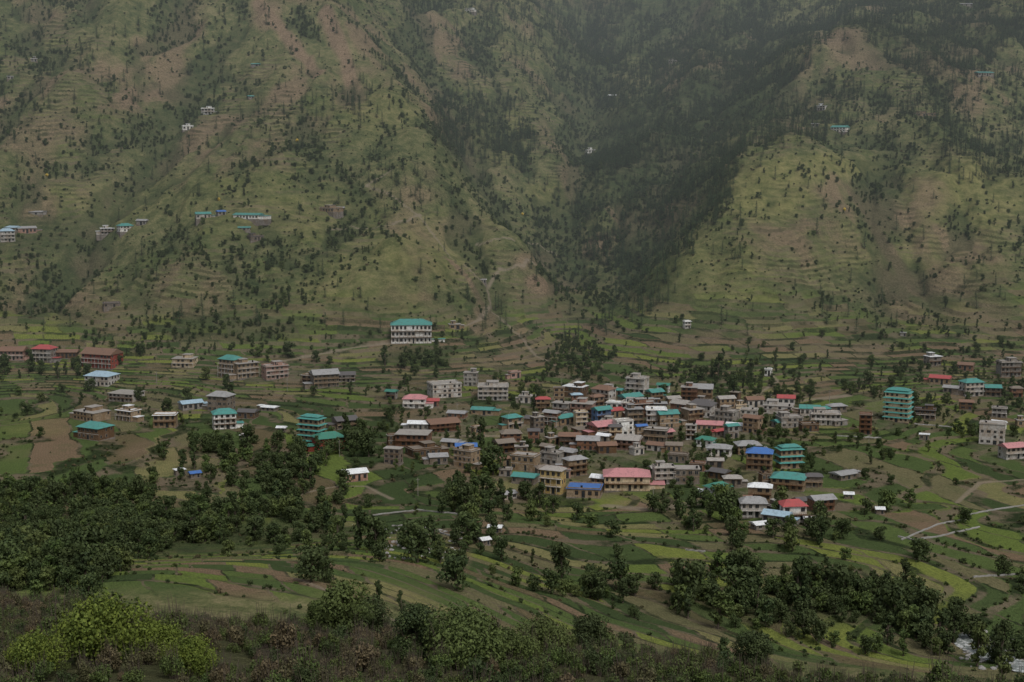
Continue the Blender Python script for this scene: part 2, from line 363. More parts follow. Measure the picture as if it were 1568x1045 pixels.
def conifer(name,H,W,mat,seed,tiers=15,per=12):
    rr=random.Random(seed); V=[];Fc=[];MI=[];SH=[]
    tube((0,0,-1),(0,0,H),H*.018+.05,.03,V,Fc,MI)
    for i in range(tiers):
        z=H*(.12+.86*i/tiers); r=W*.5*(1-(i/tiers))**.85*rr.uniform(.75,1.12)+.15
        for j in range(per):
            if rr.random()<.14: continue
            a=6.28*j/per+rr.uniform(-.3,.3); L=r*rr.uniform(.7,1.15)
            ce=[];no=[]
            for q_ in (.35,.68,.95):
                ce.append((math.cos(a)*L*q_,math.sin(a)*L*q_,z-L*.28*q_+rr.uniform(-.15,.15))); no.append((math.cos(a)*.4,math.sin(a)*.4,1+rr.uniform(-.5,.5)))
            sz=np.array([.42,.36,.25])*(.45+W*.11)
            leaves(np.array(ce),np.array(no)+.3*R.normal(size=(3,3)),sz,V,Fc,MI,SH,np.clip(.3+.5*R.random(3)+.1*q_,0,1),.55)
    return finish(name,V,Fc,MI,SH,[mat,M_bark])
def bush(name,H,W,nl,per,ls,mat,seed,stems=5,twig=False):
    rr=random.Random(seed); V=[];Fc=[];MI=[];SH=[]
    for i in range(stems):
        a=rr.uniform(0,6.28); k_=rr.uniform(.9,1.5) if twig else rr.uniform(.5,.95)
        r_=W*(rr.uniform(.05,.4) if twig else .3)
        tube((math.cos(a)*r_*.3,math.sin(a)*r_*.3,-.5),(math.cos(a)*r_,math.sin(a)*r_,H*k_),(.03 if twig else .06)*H**.5,.012,V,Fc,MI,4)
    for i in range(nl):
        a=rr.uniform(0,6.28); r=W*.5*rr.uniform(0,.72); lr=W*rr.uniform(.14,.24)
        c=np.array((math.cos(a)*r,math.sin(a)*r,max(.2*H,(H-lr*.6)*rr.uniform(.45,1)*(1-.5*(2*r/W)**2))))
        d=R.normal(size=(per,3)); d/=np.linalg.norm(d,axis=1,keepdims=True)
        ce=c+d*lr*(.5+.6*R.random((per,1)))
        ce[:,2]=np.maximum(ce[:,2],.05)
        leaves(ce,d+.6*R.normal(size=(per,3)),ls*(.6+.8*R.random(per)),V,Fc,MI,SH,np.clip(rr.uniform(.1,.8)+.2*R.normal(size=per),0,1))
    return finish(name,V,Fc,MI,SH,[mat,M_bark])
def protos(cname,meshes):
    c=bpy.data.collections.new(cname)
    for m in meshes:
        o=bpy.data.objects.new(m.name,m); c.objects.link(o)
    return c
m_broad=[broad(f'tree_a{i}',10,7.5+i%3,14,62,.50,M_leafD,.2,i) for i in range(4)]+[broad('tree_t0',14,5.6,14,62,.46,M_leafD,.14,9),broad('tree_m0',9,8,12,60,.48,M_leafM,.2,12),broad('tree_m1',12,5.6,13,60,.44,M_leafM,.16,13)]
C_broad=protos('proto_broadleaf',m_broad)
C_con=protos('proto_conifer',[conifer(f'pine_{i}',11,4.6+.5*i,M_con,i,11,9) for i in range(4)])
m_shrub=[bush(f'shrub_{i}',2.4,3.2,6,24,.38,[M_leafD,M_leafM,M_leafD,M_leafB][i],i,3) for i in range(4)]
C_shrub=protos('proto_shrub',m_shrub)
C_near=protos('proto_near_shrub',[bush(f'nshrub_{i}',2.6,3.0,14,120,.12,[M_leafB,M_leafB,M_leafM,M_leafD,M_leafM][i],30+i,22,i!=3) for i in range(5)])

def scatter(name,coll,pos,scl,idxs,tilt=.06):
    n_=len(pos); m=bpy.data.meshes.new(name); m.vertices.add(n_); m.vertices.foreach_set('co',np.asarray(pos,np.float32).ravel())
    a=m.attributes.new('scl','FLOAT_VECTOR','POINT'); a.data.foreach_set('vector',np.asarray(scl,np.float32).ravel())
    rot=np.stack([R.normal(size=n_)*tilt,R.normal(size=n_)*tilt,R.random(n_)*6.28],-1)
    a=m.attributes.new('rt','FLOAT_VECTOR','POINT'); a.data.foreach_set('vector',rot.astype(np.float32).ravel())
    a=m.attributes.new('pi','INT','POINT'); a.data.foreach_set('value',np.asarray(idxs,np.int32))
    o=bpy.data.objects.new(name,m); COL.objects.link(o)
    ng=bpy.data.node_groups.new(name+'_gn','GeometryNodeTree')
    ng.interface.new_socket('Geometry',in_out='INPUT',socket_type='NodeSocketGeometry'); ng.interface.new_socket('Geometry',in_out='OUTPUT',socket_type='NodeSocketGeometry')
    N=ng.nodes; L=ng.links; gi=N.new('NodeGroupInput'); go=N.new('NodeGroupOutput'); ip=N.new('GeometryNodeInstanceOnPoints')
    ci_=N.new('GeometryNodeCollectionInfo'); ci_.inputs['Collection'].default_value=coll; ci_.inputs['Separate Children'].default_value=True; ci_.inputs['Reset Children'].default_value=True
    def na(nm,dt):
        x=N.new('GeometryNodeInputNamedAttribute'); x.data_type=dt; x.inputs[0].default_value=nm; return x.outputs['Attribute']
    er=N.new('FunctionNodeEulerToRotation')
    L.new(gi.outputs[0],ip.inputs['Points']); L.new(ci_.outputs[0],ip.inputs['Instance']); ip.inputs['Pick Instance'].default_value=True
    L.new(na('pi','INT'),ip.inputs['Instance Index']); L.new(na('rt','FLOAT_VECTOR'),er.inputs[0]); L.new(er.outputs[0],ip.inputs['Rotation']); L.new(na('scl','FLOAT_VECTOR'),ip.inputs['Scale'])
    L.new(ip.outputs[0],go.inputs[0]); md=o.modifiers.new('scatter','NODES'); md.node_group=ng; return o

# ------------------------------------------------------------ houses
def wallmat(nm,c):
    b=NB('wall_'+nm); pos=b.n('ShaderNodeNewGeometry').outputs['Position']; n_=b.noise(pos,.9,4,.7); n2=b.noise(pos,.25,3)
    d=tuple(x*.42 for x in c); col=b.mix(b.math('MULTIPLY',b.sm(n_,.40,.66),.75),c,d); col=b.mix(b.math('MULTIPLY',b.sm(n2,.42,.66),.6),col,(c[0]*.55+.015,c[1]*.44+.01,c[2]*.34)); return b.out(col,.9,.2)
def roofmat(nm,c):
    b=NB('roof_'+nm); tc=b.n('ShaderNodeTexCoord').outputs['Object']; pos=b.n('ShaderNodeNewGeometry').outputs['Position']; n_=b.noise(pos,.5,5,.7); n2=b.noise(pos,2.0,3)
    w=b.n('ShaderNodeTexWave',bands_direction='X'); b.put(w.inputs['Vector'],tc); w.inputs['Scale'].default_value=1.1
    col=b.mix(b.math('MULTIPLY',b.sm(n_,.48,.66),.65),c,tuple(.45*x+.03 for x in c)); col=b.mix(b.math('MULTIPLY',b.sm(n2,.5,.7),.4),col,(.11,.075,.05))
    col=b.mix(b.math('MULTIPLY',w.outputs['Fac'],.22),col,tuple(x*.5 for x in c))
    return b.out(col,.55,.35)
WC=dict(white=(.66,.66,.63),cream=(.54,.44,.30),yellow=(.46,.34,.14),pink=(.36,.23,.19),gray=(.24,.225,.205),stone=(.165,.14,.115),brown=(.115,.072,.043),red=(.26,.06,.045),brick=(.20,.11,.075),blue=(.12,.2,.36),tan=(.26,.195,.13),lgray=(.42,.40,.37))
RC=dict(teal=(.060,.23,.205),green=(.04,.18,.13),red=(.35,.07,.07),pink=(.44,.20,.205),blue=(.05,.14,.38),lblue=(.30,.42,.50),gray=(.27,.27,.27),dgray=(.095,.09,.09),white=(.66,.68,.69),rust=(.18,.105,.07),conc=(.30,.28,.255),dirt=(.18,.15,.12))
WM={k_:wallmat(k_,v) for k_,v in WC.items()}; RM={k_:roofmat(k_,v) for k_,v in RC.items()}
b=NB('window_glass'); M_win=b.out(b.mix(b.noise(b.n('ShaderNodeNewGeometry').outputs['Position'],.8,2),(.012,.013,.014),(.04,.045,.05)),.2,.4)
M_frame=wallmat('frame',(.30,.27,.22)); M_frameB=wallmat('wood_frame',(.10,.055,.03)); M_plinth=wallmat('plinth_stone',(.18,.16,.14)); M_tank=wallmat('tank',(.02,.02,.022))
class Part:
    def __init__(s): s.V=[];s.F=[]
    def box(s,x0,x1,y0,y1,z0,z1):
        n_=len(s.V); s.V+=[(x0,y0,z0),(x1,y0,z0),(x1,y1,z0),(x0,y1,z0),(x0,y0,z1),(x1,y0,z1),(x1,y1,z1),(x0,y1,z1)]
        s.F+=[tuple(n_+i for i in f_) for f_ in((0,3,2,1),(4,5,6,7),(0,1,5,4),(1,2,6,5),(2,3,7,6),(3,0,4,7))]
    def poly(s,vs,fs):
        n_=len(s.V); s.V+=vs; s.F+=[tuple(n_+i for i in f_) for f_ in fs]
    def hip(s,x0,x1,y0,y1,z,h,inset,th=.14,ridge=True):
        ym=(y0+y1)/2
        s.poly([(x0,y0,z),(x1,y0,z),(x1,y1,z),(x0,y1,z),(x0+inset,ym,z+h),(x1-inset,ym,z+h),
                (x0,y0,z-th),(x1,y0,z-th),(x1,y1,z-th),(x0,y1,z-th)],
               [(0,1,5,4),(2,3,4,5),(1,2,5),(3,0,4),(6,7,1,0),(7,8,2,1),(8,9,3,2),(9,6,0,3),(9,8,7,6)])
    def skirt(s,x0,x1,y0,y1,z,h,ins,th=.12):
        s.poly([(x0,y0,z),(x1,y0,z),(x1,y1,z),(x0,y1,z),(x0+ins,y0+ins,z+h),(x1-ins,y0+ins,z+h),(x1-ins,y1-ins,z+h),(x0+ins,y1-ins,z+h),(x0,y0,z-th),(x1,y0,z-th),(x1,y1,z-th),(x0,y1,z-th)],
               [(0,1,5,4),(1,2,6,5),(2,3,7,6),(3,0,4,7),(8,9,1,0),(9,10,2,1),(10,11,3,2),(11,8,0,3),(11,10,9,8)])
HOUSES=[]
def house(px,py,w,h,rt='f',rc='conc',wc='lgray',name='village_house',yaw=None,st=None,ymin=340):
    x,y,z=ground(px,py,ymin); sc=y/F
    if py<240: w*=1.35; h*=1.45
    if py>585: w*=1.08; h*=1.12
    rr=random
    if yaw is None: yaw=random.uniform(-.65,.65)
    W=max(3.2,w*sc*(.90-.18*abs(yaw))); 
    D=min(max(W*random.uniform(.55,.8),3.4),13)
    H=max(2.7,h*sc-D*.12)*.92
    pit=min(H*.32,D*.26) if rt in 'gh' else (min(H*.22,D*.25) if rt=='t' else .45)
    wh=H-pit*.6; ns=st or max(1,round(wh/2.9)); sh=wh/ns
    wl,rf,wn,fr,bl,pl,tk=[Part() for _ in range(7)]
    wl.box(-W/2,W/2,0,D,-.3,wh)
    pl.box(-W/2-.25,W/2+.25,-.25,D+.25,-5.5,-.02)
    bal=rr.random()<.65 and ns>1
    nw=max(2,int(W/2.6)); fw_=rr.choice([.06,.06,.12])
    for s_ in range(ns):
        z0=s_*sh+sh*.32; z1=s_*sh+sh*.78
        for i in range(nw):
            cx_=-W/2+W*(i+.5)/nw; ww=W/nw*rr.uniform(.18,.3)
            if s_==0 and i==nw//2:
                fr.box(cx_-ww-.1,cx_+ww+.1,-.08,-.002,0,sh*.84); wn.box(cx_-ww,cx_+ww,-.11,-.01,.05,sh*.80); continue
            if rr.random()<.18: continue
            fr.box(cx_-ww-fw_,cx_+ww+fw_,-.08,-.002,z0-fw_,z1+fw_); wn.box(cx_-ww,cx_-.05,-.11,-.01,z0,z1); wn.box(cx_+.05,cx_+ww,-.11,-.01,z0,z1)
        for i in range(max(1,int(D/3))):
            nn=max(1,int(D/3)); cy_=D*(i+.5)/nn
            for sg in(-1,1):
                if rr.random()<.35: continue
                xa=sg*W/2
                fr.box(min(xa+sg*.002,xa+sg*.08),max(xa+sg*.002,xa+sg*.08),cy_-.6,cy_+.6,z0-.1,z1+.1)
                wn.box(min(xa+sg*.01,xa+sg*.11),max(xa+sg*.01,xa+sg*.11),cy_-.5,cy_+.5,z0,z1)
        if s_>0:
            if rt=='t': rf.skirt(-W/2-1.1,W/2+1.1,-1.1,D+1.1,s_*sh-.35,.55,1.12)
            elif bal:
                bl.box(-W/2-.1,W/2+.1,-1.35,-.003,s_*sh-.16,s_*sh)
                bl.box(-W/2-.1,W/2+.1,-1.35,-1.28,s_*sh+.85,s_*sh+.95)
                nb=max(3,int(W/.9))
                for i in range(nb+1):
                    xx=-W/2+W*i/nb; bl.box(xx-.04,xx+.04,-1.34,-1.27,s_*sh,s_*sh+.85)
                for i in range(0,nb+1,3):
                    xx=-W/2+(W-.01)*i/nb; bl.box(xx-.09,xx+.09,-1.26,-1.08,(s_-1)*sh,s_*sh-.16)
            else: bl.box(-W/2-.06,W/2+.06,-.1,-.003,s_*sh-.1,s_*sh+.1)
    oh=.6 if rt!='f' else .4
    if rt=='g':
        rf.hip(-W/2-oh,W/2+oh,-oh-(.9 if bal else 0),D+oh,wh+.02,pit,0)
    elif rt=='h': rf.hip(-W/2-oh,W/2+oh,-oh-.3,D+oh,wh+.02,pit,min(W*.3,D*.5))
    elif rt=='t':
        rf.skirt(-W/2-.9,W/2+.9,-.9,D+.9,wh,pit*.4,1.6); rf.box(-W/2+.9,W/2-.9,.9,D-.9,wh+.1,wh+pit*.5+.2); rf.hip(-W/2+.2,W/2-.2,.2,D-.2,wh+pit*.5+.35,pit*.7,W*.25)
    else:
        rf.box(-W/2-oh,W/2+oh,-oh-(.9 if bal else 0),D+oh,wh,wh+.22)
        if rr.random()<.6:
            for (a0,a1,b0,b1) in((-W/2,W/2,0,.15),(-W/2,W/2,D-.15,D),(-W/2,-W/2+.15,.16,D-.16),(W/2-.15,W/2,.16,D-.16)): wl.box(a0,a1,b0,b1,wh+.22,wh+.75)
        if rr.random()<.5 and W>6:
            a0=rr.uniform(-W/2+.5,0); wl.box(a0,a0+W*.38,D*.35,D-.4,wh+.225,wh+2.2); rf.box(a0-.3,a0+W*.38+.3,D*.35-.4,D-.2,wh+2.2,wh+2.33)
            wn.box(a0+.5,a0+1.3,D*.35-.03,D*.35-.003,wh+.3,wh+1.9)
        if rr.random()<.5:
            a0=rr.uniform(-W/2+.8,W/2-.8); V_=[];F_=[];
            for kk in range(10):
                an=kk*.6283; V_+= [(a0+.5*math.cos(an),1.2+.5*math.sin(an),wh+.22),(a0+.5*math.cos(an),1.2+.5*math.sin(an),wh+1.4)]
            tk.poly(V_,[(2*i_,(2*i_+2)%20,(2*i_+3)%20,2*i_+1) for i_ in range(10)]+[tuple(range(1,20,2))])
    if rr.random()<.4 and W>7 and rt!='t':
        sg=rr.choice((-1,1)); xa=sg*(W/2+.003); xb=xa+sg*W*.33
        wl.box(min(xa,xb),max(xa,xb),D*.15,D*.8,-.3,2.5); rf.box(min(xa,xb+sg*.4),max(xa,xb+sg*.4),D*.15-.5,D*.8+.3,2.5,2.62); pl.box(min(xa+sg*.26,xb),max(xa+sg*.26,xb),D*.12,D*.83,-5,-.31)
    e=bpy.data.objects.new(name,None); COL.objects.link(e); e.location=(x,y,z+.25); e.rotation_euler=(0,0,yaw); e.empty_display_size=.5
    woodf=rr.random()<.6
    for nm,pt_,mt_ in(('walls',wl,WM[wc]),('roof',rf,RM[rc]),('windows',wn,M_win),('window_frames',fr,M_frameB if woodf else M_frame),('balcony',bl,M_frameB if woodf else WM['lgray' if wc!='stone' else 'tan']),('plinth',pl,M_plinth),('water_tank',tk,M_tank)):
        if not pt_.F: continue
        o=bpy.data.objects.new(nm,mesh_np(nm,pt_.V,pt_.F,mt_)); COL.objects.link(o); o.parent=e
    HOUSES.append((x,y+D/2,W/2+1.5,D/2+1.5))
    return e
HL=[(18,553,42,22,'g','rust','pink'),(64,555,36,28,'h','red','gray'),(102,550,34,15,'g','rust','brown'),(148,564,66,32,'g','rust','red'),(148,592,46,22,'h','lblue','lgray'),
(185,616,48,16,'f','conc','lgray'),(128,645,55,17,'f','conc','tan'),(190,645,36,18,'f','white','tan'),(135,674,50,26,'h','teal','brown'),(252,656,36,22,'f','white','tan'),
(280,564,38,18,'f','conc','cream'),(347,580,38,38,'h','teal','tan'),(380,580,44,28,'f','conc','tan'),(425,581,45,25,'f','conc','pink'),(500,594,44,26,'g','gray','stone'),(530,586,30,15,'g','dgray','lgray'),(470,588,22,14,'f','conc','tan'),
(296,628,38,14,'g','lblue','gray'),(333,632,38,30,'h','gray','stone'),(345,658,38,30,'h','teal','white'),(376,642,30,14,'g','dgray','brown'),(410,630,26,8,'g','white','stone'),(376,674,18,8,'f','white','stone'),(430,662,14,7,'g','white','stone'),
(473,684,40,46,'t','teal','tan'),(508,690,50,26,'h','green','red'),(532,657,38,18,'g','dgray','stone'),(546,738,42,18,'g','white','pink'),(277,729,18,10,'f','white','stone'),(300,733,18,10,'g','blue','stone'),
(598,612,18,14,'g','green','gray'),(634,626,36,20,'h','pink','white'),(662,624,20,12,'g','red','brick'),(697,505,20,10,'f','conc','tan'),
(630,686,54,24,'f','conc','brick'),(600,712,28,26,'f','conc','stone'),(682,662,54,20,'g','rust','brick'),(655,700,54,15,'f','dirt','brown'),(708,718,40,30,'f','conc','tan'),(672,712,30,16,'g','gray','stone'),(640,660,34,14,'g','white','gray'),
(685,610,52,24,'f','conc','lgray'),(720,592,22,22,'f','conc','gray'),(755,614,48,24,'f','conc','lgray'),(790,580,22,12,'f','conc','pink'),(745,600,26,12,'g','rust','tan'),(806,618,26,12,'f','conc','lgray'),
(972,604,34,26,'f','conc','lgray'),(970,622,38,18,'g','teal','gray'),(1015,602,20,14,'g','green','white'),(925,606,34,12,'f','conc','lgray'),(1025,656,34,26,'g','teal','tan'),(1070,640,44,26,'h','dgray','lgray'),(1108,648,36,20,'f','conc','gray'),(1146,642,28,15,'f','conc','lgray'),(1086,662,42,16,'g','pink','tan'),
(890,642,38,26,'f','conc','pink'),(925,646,30,22,'g','teal','blue'),(930,668,44,22,'g','pink','brick'),(872,684,34,20,'g','rust','stone'),(858,636,30,20,'f','conc','lgray'),(900,690,36,20,'g','gray','brick'),(960,690,40,22,'g','conc','pink'),(990,640,44,24,'f','conc','brick'),(1003,678,40,22,'f','conc','stone'),(945,640,26,14,'g','red','tan'),
(1190,635,48,16,'f','conc','lgray'),(1240,638,32,16,'g','teal','lgray'),(1213,656,38,18,'f','conc','gray'),(1264,652,48,20,'f','conc','lgray'),(1262,634,28,10,'g','teal','gray'),(1325,666,20,32,'f','dirt','brick'),(1200,655,26,12,'g','teal','gray'),(1104,668,24,10,'g','red','stone'),
(1372,647,42,50,'t','teal','cream'),(1416,642,34,16,'f','dgray','brown'),(1438,590,34,14,'g','red','tan'),(1455,604,26,12,'g','gray','stone'),(1432,562,26,18,'f','white','gray'),(1492,608,34,26,'h','teal','lgray'),(1548,578,36,28,'f','conc','gray'),(1530,640,24,16,'f','conc','gray'),(1518,682,42,34,'f','conc','lgray'),(1555,704,38,24,'g','pink','lgray'),(1415,675,16,10,'f','white','stone'),
(1162,722,42,34,'h','blue','tan'),(1212,718,38,34,'t','teal','tan'),(1205,752,56,26,'h','teal','tan'),(1148,697,38,20,'h','gray','tan'),(1078,686,30,16,'h','green','white'),(1100,700,40,18,'h','gray','white'),
(893,763,56,18,'f','blue','tan'),(885,730,38,30,'h','gray','tan'),(916,745,30,16,'g','white','brick'),(800,742,40,16,'g','teal','stone'),(780,766,32,12,'g','gray','lgray'),(800,722,44,26,'f','conc','tan'),(840,712,34,20,'f','conc','gray'),(866,704,30,16,'g','gray','stone'),(1018,742,34,28,'f','conc','lgray'),(1052,742,40,26,'f','conc','stone'),(1078,768,28,16,'g','white','cream'),(1107,771,40,30,'h','green','white'),(1163,768,38,26,'h','white','tan'),(1140,775,24,14,'g','rust','tan'),(1154,794,42,30,'h','gray','lgray'),(1186,804,46,20,'g','lblue','gray'),(1217,802,40,34,'h','red','white'),(1262,784,40,24,'g','gray','brick'),(1300,735,40,12,'g','gray','stone'),(1244,806,26,12,'f','white','stone'),(1170,812,30,10,'g','white','gray'),
(757,817,20,6,'g','white','stone'),(1348,788,10,6,'g','white','stone'),(1300,765,14,7,'g','white','stone'),(745,836,8,5,'g','white','stone'),
(165,360,24,12,'f','white','lgray'),(194,356,26,14,'h','teal','white'),(216,346,18,10,'g','gray','gray'),(312,336,26,12,'g','teal','lgray'),(376,336,48,11,'g','teal','white'),(340,330,16,8,'g','blue','gray'),(500,326,36,9,'f','conc','tan'),(520,324,14,7,'g','gray','tan'),(12,372,26,22,'h','lblue','lgray'),(42,358,34,12,'g','gray','pink'),(55,330,22,7,'g','gray','gray'),(15,356,26,10,'g','lblue','gray'),(394,370,26,10,'f','dgray','stone'),(374,354,20,7,'g','teal','gray'),(172,472,30,9,'f','dgray','stone'),(288,200,14,6,'f','white','white'),(318,176,16,8,'f','white','white'),(717,19,12,5,'f','white','white'),(1283,204,22,8,'g','teal','white'),(1257,170,12,6,'f','white','white'),(1415,180,30,5,'f','dgray','tan'),(1510,118,22,6,'g','teal','gray'),(905,236,12,5,'f','white','white'),(940,151,12,4,'g','white','gray'),(740,434,10,6,'f','white','gray'),(390,103,10,4,'g','teal','gray'),(1248,196,10,5,'f','white','gray'),(1030,98,12,4,'f','gray','gray'),(52,95,8,4,'f','white','gray'),(16,122,8,4,'f','white','gray'),(385,152,8,4,'g','teal','gray'),(1480,10,14,4,'g','gray','gray'),(1383,516,10,6,'f','gray','gray'),(1175,577,12,13,'f','white','white'),(1053,504,12,13,'f','white','white')]
house(630,527,70,40,'h','teal','white',name='white_lodge_with_green_roof',yaw=.06,st=3,ymin=880)
house(960,753,74,32,'h','pink','cream',name='pink_roofed_school',yaw=-.05,st=2)
house(843,757,40,42,'h','conc','yellow',name='yellow_house',yaw=-.4,st=3)
for a in HL: house(*a,ymin=880 if a[1]<585 else 340)
placed=[(a[0],a[1]) for a in HL]
def fill(poly,n_,dx,dy,wr,hr):
    xs=[p[0] for p in poly]; ysx=[p[1] for p in poly]; c=0
    for _ in range(n_*40):
        if c>=n_: break
        x=random.uniform(min(xs),max(xs)); y=random.uniform(min(ysx),max(ysx))
        if not inpoly(np.array([x]),np.array([y]),poly)[0]: continue
        if any(abs(x-a)<dx and abs(y-b_)<dy for a,b_ in placed): continue
        placed.append((x,y)); c+=1
        rt=random.choices('fgh',[.42,.42,.16])[0]
        rc=random.choices(['conc','dirt','gray','dgray','rust','red','pink','teal','white','blue','lblue'],[3.5,2.5,3.5,2.5,3,.9,.8,2.6,2.2,.4,.8])[0] if rt!='f' else random.choices(['conc','dirt','gray','white'],[6,3,2,.8])[0]
        wc=random.choices(['lgray','gray','stone','tan','brick','pink','brown','cream','white'],[2.8,3.5,4,4,2.4,1,3.0,.8,1.2])[0]
        house(x,y,random.uniform(*wr),random.uniform(*hr),rt,rc,wc)
fill([(850,610),(1000,605),(1160,625),(1150,665),(1030,700),(830,700),(800,660)],46,19,10.5,(14,38),(10,28))
fill([(780,650),(860,690),(900,745),(770,735)],9,23,13,(16,34),(11,22))
fill([(1000,700),(1120,690),(1250,735),(1240,795),(1120,790),(1010,750)],10,25,14,(16,34),(11,24))
fill([(590,640),(740,620),(760,690),(600,710)],6,26,14,(18,38),(10,20))
fill([(1180,620),(1300,625),(1290,660),(1180,665)],6,22,11,(16,30),(8,16))
fill([(1400,560),(1568,560),(1568,700),(1500,690)],6,26,14,(18,28),(10,18))
HA=np.array(HOUSES)
print('houses',time.time()-T0,len(HA))

# ------------------------------------------------------------ vegetation
def cand(N,y0,y1,um=.40):
    w=R.random(N); a0=y0+OFF;a1=y1+OFF
    y=np.sqrt(a0*a0+w*(a1*a1-a0*a0))-OFF
    x=(R.random(N)*2-1)*um*(y+OFF); z=bil(Z,x,y); px,py=project(x,y,z)
    return x,y,z,np.clip(px,0,1568),py
def clear(x,y,front=14,pad=0):
    ok=np.ones(len(x),bool)
    for hx,hy,rx,ry in HA:
        dx=np.abs(x-hx); dy=hy-y
        ok&=~((dx<rx+pad)&(dy>-ry-pad)&(dy<ry+front))
    return ok
TP=[
([(-10,755),(150,745),(250,765),(420,775),(530,810),(600,825),(720,850),(700,880),(620,868),(480,842),(300,832),(200,862),(180,905),(-10,910)],.026),
([(120,800),(180,800),(180,900),(20,910),(0,850)],.03),
([(500,670),(580,660),(600,700),(560,730),(480,700),(330,700),(260,690),(330,682)],.010),
([(700,690),(780,650),(790,700),(770,760),(715,790),(690,740)],.014),
([(690,760),(760,750),(760,850),(700,860)],.014),
([(720,820),(800,880),(920,885),(1040,900),(1110,875),(1300,885),(1430,935),(1568,985),(1568,1045),(1300,1000),(1150,965),(1000,945),(850,915),(720,880)],.014),
([(1020,880),(1400,900),(1440,980),(1200,960),(1040,930)],.028),
([(1020,690),(1120,680),(1130,720),(1010,720)],.014),
([(1040,560),(1150,560),(1170,600),(1100,620),(1050,600)],.020),
([(560,530),(680,535),(700,570),(620,590),(560,570)],.024),
([(300,490),(500,480),(520,520),(420,545),(180,545),(200,515)],.018),
([(0,320),(120,330),(160,380),(120,440),(0,450)],.024),
([(400,390),(480,430),(480,480),(380,470),(330,420)],.020),
([(180,370),(560,350),(480,390),(260,420)],.014),
([(1290,560),(1568,555),(1568,640),(1400,620),(1290,600)],.019),
([(1380,580),(1420,580),(1530,620),(1500,700),(1420,660),(1350,640)],.014),
([(1290,370),(1330,370),(1370,480),(1330,480)],.030),([(1370,300),(1395,300),(1440,450),(1410,460)],.028),
([(1220,250),(1330,250),(1290,280),(1200,275)],.030),
([(200,700),(420,690),(540,720),(520,790),(380,750),(200,730)],.007),
([(860,520),(960,540),(900,580),(820,570)],.020),
([(1060,760),(1250,800),(1240,820),(1040,790)],.014),
([(740,760),(860,780),(840,800),(740,800)],.014),
([(830,300),(930,330),(950,470),(880,520),(820,430)],.018),
([(0,440),(180,430),(300,500),(180,545),(0,545)],.012),
([(780,600),(1250,590),(1250,740),(800,770)],.018),
([(560,590),(780,590),(780,720),(580,720)],.008),
([(930,760),(1260,790),(1300,840),(1000,810)],.008),
([(1290,60),(1568,40),(1568,240),(1420,230)],.008)]
x,y,z,px,py=cand(330000,360,2300)
area=.40*((2500**2)-(560**2)); rho=330000/area
d=np.zeros(len(x))
nzc=fbm(x/45,y/60,201,4); fT=bil(T,x,y); fT=fT-np.floor(fT); cc=bil(conc,x,y)
d+=np.where(py<585,(.0090*smooth(nzc,.45,.62)+.0010)*np.where(fT>.6,1.5,.6)+.030*cc*smooth(nzc,.3,.5),.0007+.0022*smooth(nzc,.5,.7))
for pl,dd in TP:
    d=np.where(inpoly(px,py,pl),np.maximum(d,dd*(.2+1.2*smooth(nzc,.37,.58))),d)
dn=bil(dry,x,y); bn=bil(brn,x,y)
d*=np.where(py<585,(1-.7*np.clip(dn,0,1))*(1-.7*bn),1)
keep=(R.random(len(x))<d/rho)&clear(x,y,5,-.8)
x,y,z,px,py=[a[keep] for a in(x,y,z,px,py)]
nT=len(x); s=.4+.55*R.random(nT)
s*=np.where(py<545,.52,1.0); s*=np.where((py>545)&(py<760)&(px>560),.60,1); big=R.random(nT)<.12; s=np.where(big,s*1.35,s)
sc3=np.stack([s*(.85+.3*R.random(nT)),s*(.85+.3*R.random(nT)),s*(.85+.35*R.random(nT))],-1)
ti=np.where(py>760,R.choice(7,nT,p=[.14,.12,.14,.10,.26,.10,.14]),R.integers(0,7,nT))
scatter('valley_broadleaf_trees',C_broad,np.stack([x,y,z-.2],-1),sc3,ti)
print('broad',nT)
CPOLY=[([(870,330),(900,240),(960,180),(1060,90),(1260,40),(1300,60),(1230,110),(1150,200),(1120,300),(1050,360),(960,420),(900,400)],.036),
([(880,140),(900,0),(1568,-60),(1568,60),(1480,130),(1380,110),(1320,60),(1200,90),(1050,120),(950,180)],.024),
([(680,140),(780,150),(830,230),(800,270),(700,240),(650,200)],.024),
([(420,110),(560,120),(600,200),(520,220),(440,200)],.006),([(780,0),(900,0),(880,120),(820,140)],.012),
([(600,0),(800,0),(880,160),(760,160)],.009),
([(1100,280),(1130,250),(1120,330),(1090,350)],.022),([(1330,140),(1568,100),(1568,240),(1480,300),(1400,200)],.014),
([(540,230),(700,290),(760,380),(660,330),(560,290)],.006),([(1180,130),(1330,130),(1330,200),(1200,240),(1140,220)],.014),
([(820,260),(900,300),(880,500),(930,560),(800,400)],.003),([(960,380),(1080,340),(1040,460),(920,520)],.016),([(0,0),(420,0),(480,260),(0,320)],.0018)]
x,y,z,px,py=cand(400000,900,2900)
area=.40*((3100**2)-(1100**2)); rho=400000/area
d=np.zeros(len(x))+.0009*(py<520)
nzc=fbm(x/60,y/60,301,4)
for pl,dd in CPOLY: d=np.where(inpoly(px,py,pl),np.maximum(d,dd*(.25+1.1*smooth(nzc,.38,.6))),d)
d=np.where(py<-5,.006,d)
keep=(R.random(len(x))<d/rho)&clear(x,y)
x,y,z,px,py=[a[keep] for a in(x,y,z,px,py)]
nT=len(x); s=.55+.65*R.random(nT)
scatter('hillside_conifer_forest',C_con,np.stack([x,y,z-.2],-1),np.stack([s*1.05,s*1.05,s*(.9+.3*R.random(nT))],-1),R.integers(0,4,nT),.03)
print('con',nT)
x,y,z,px,py=cand(500000,370,2000)
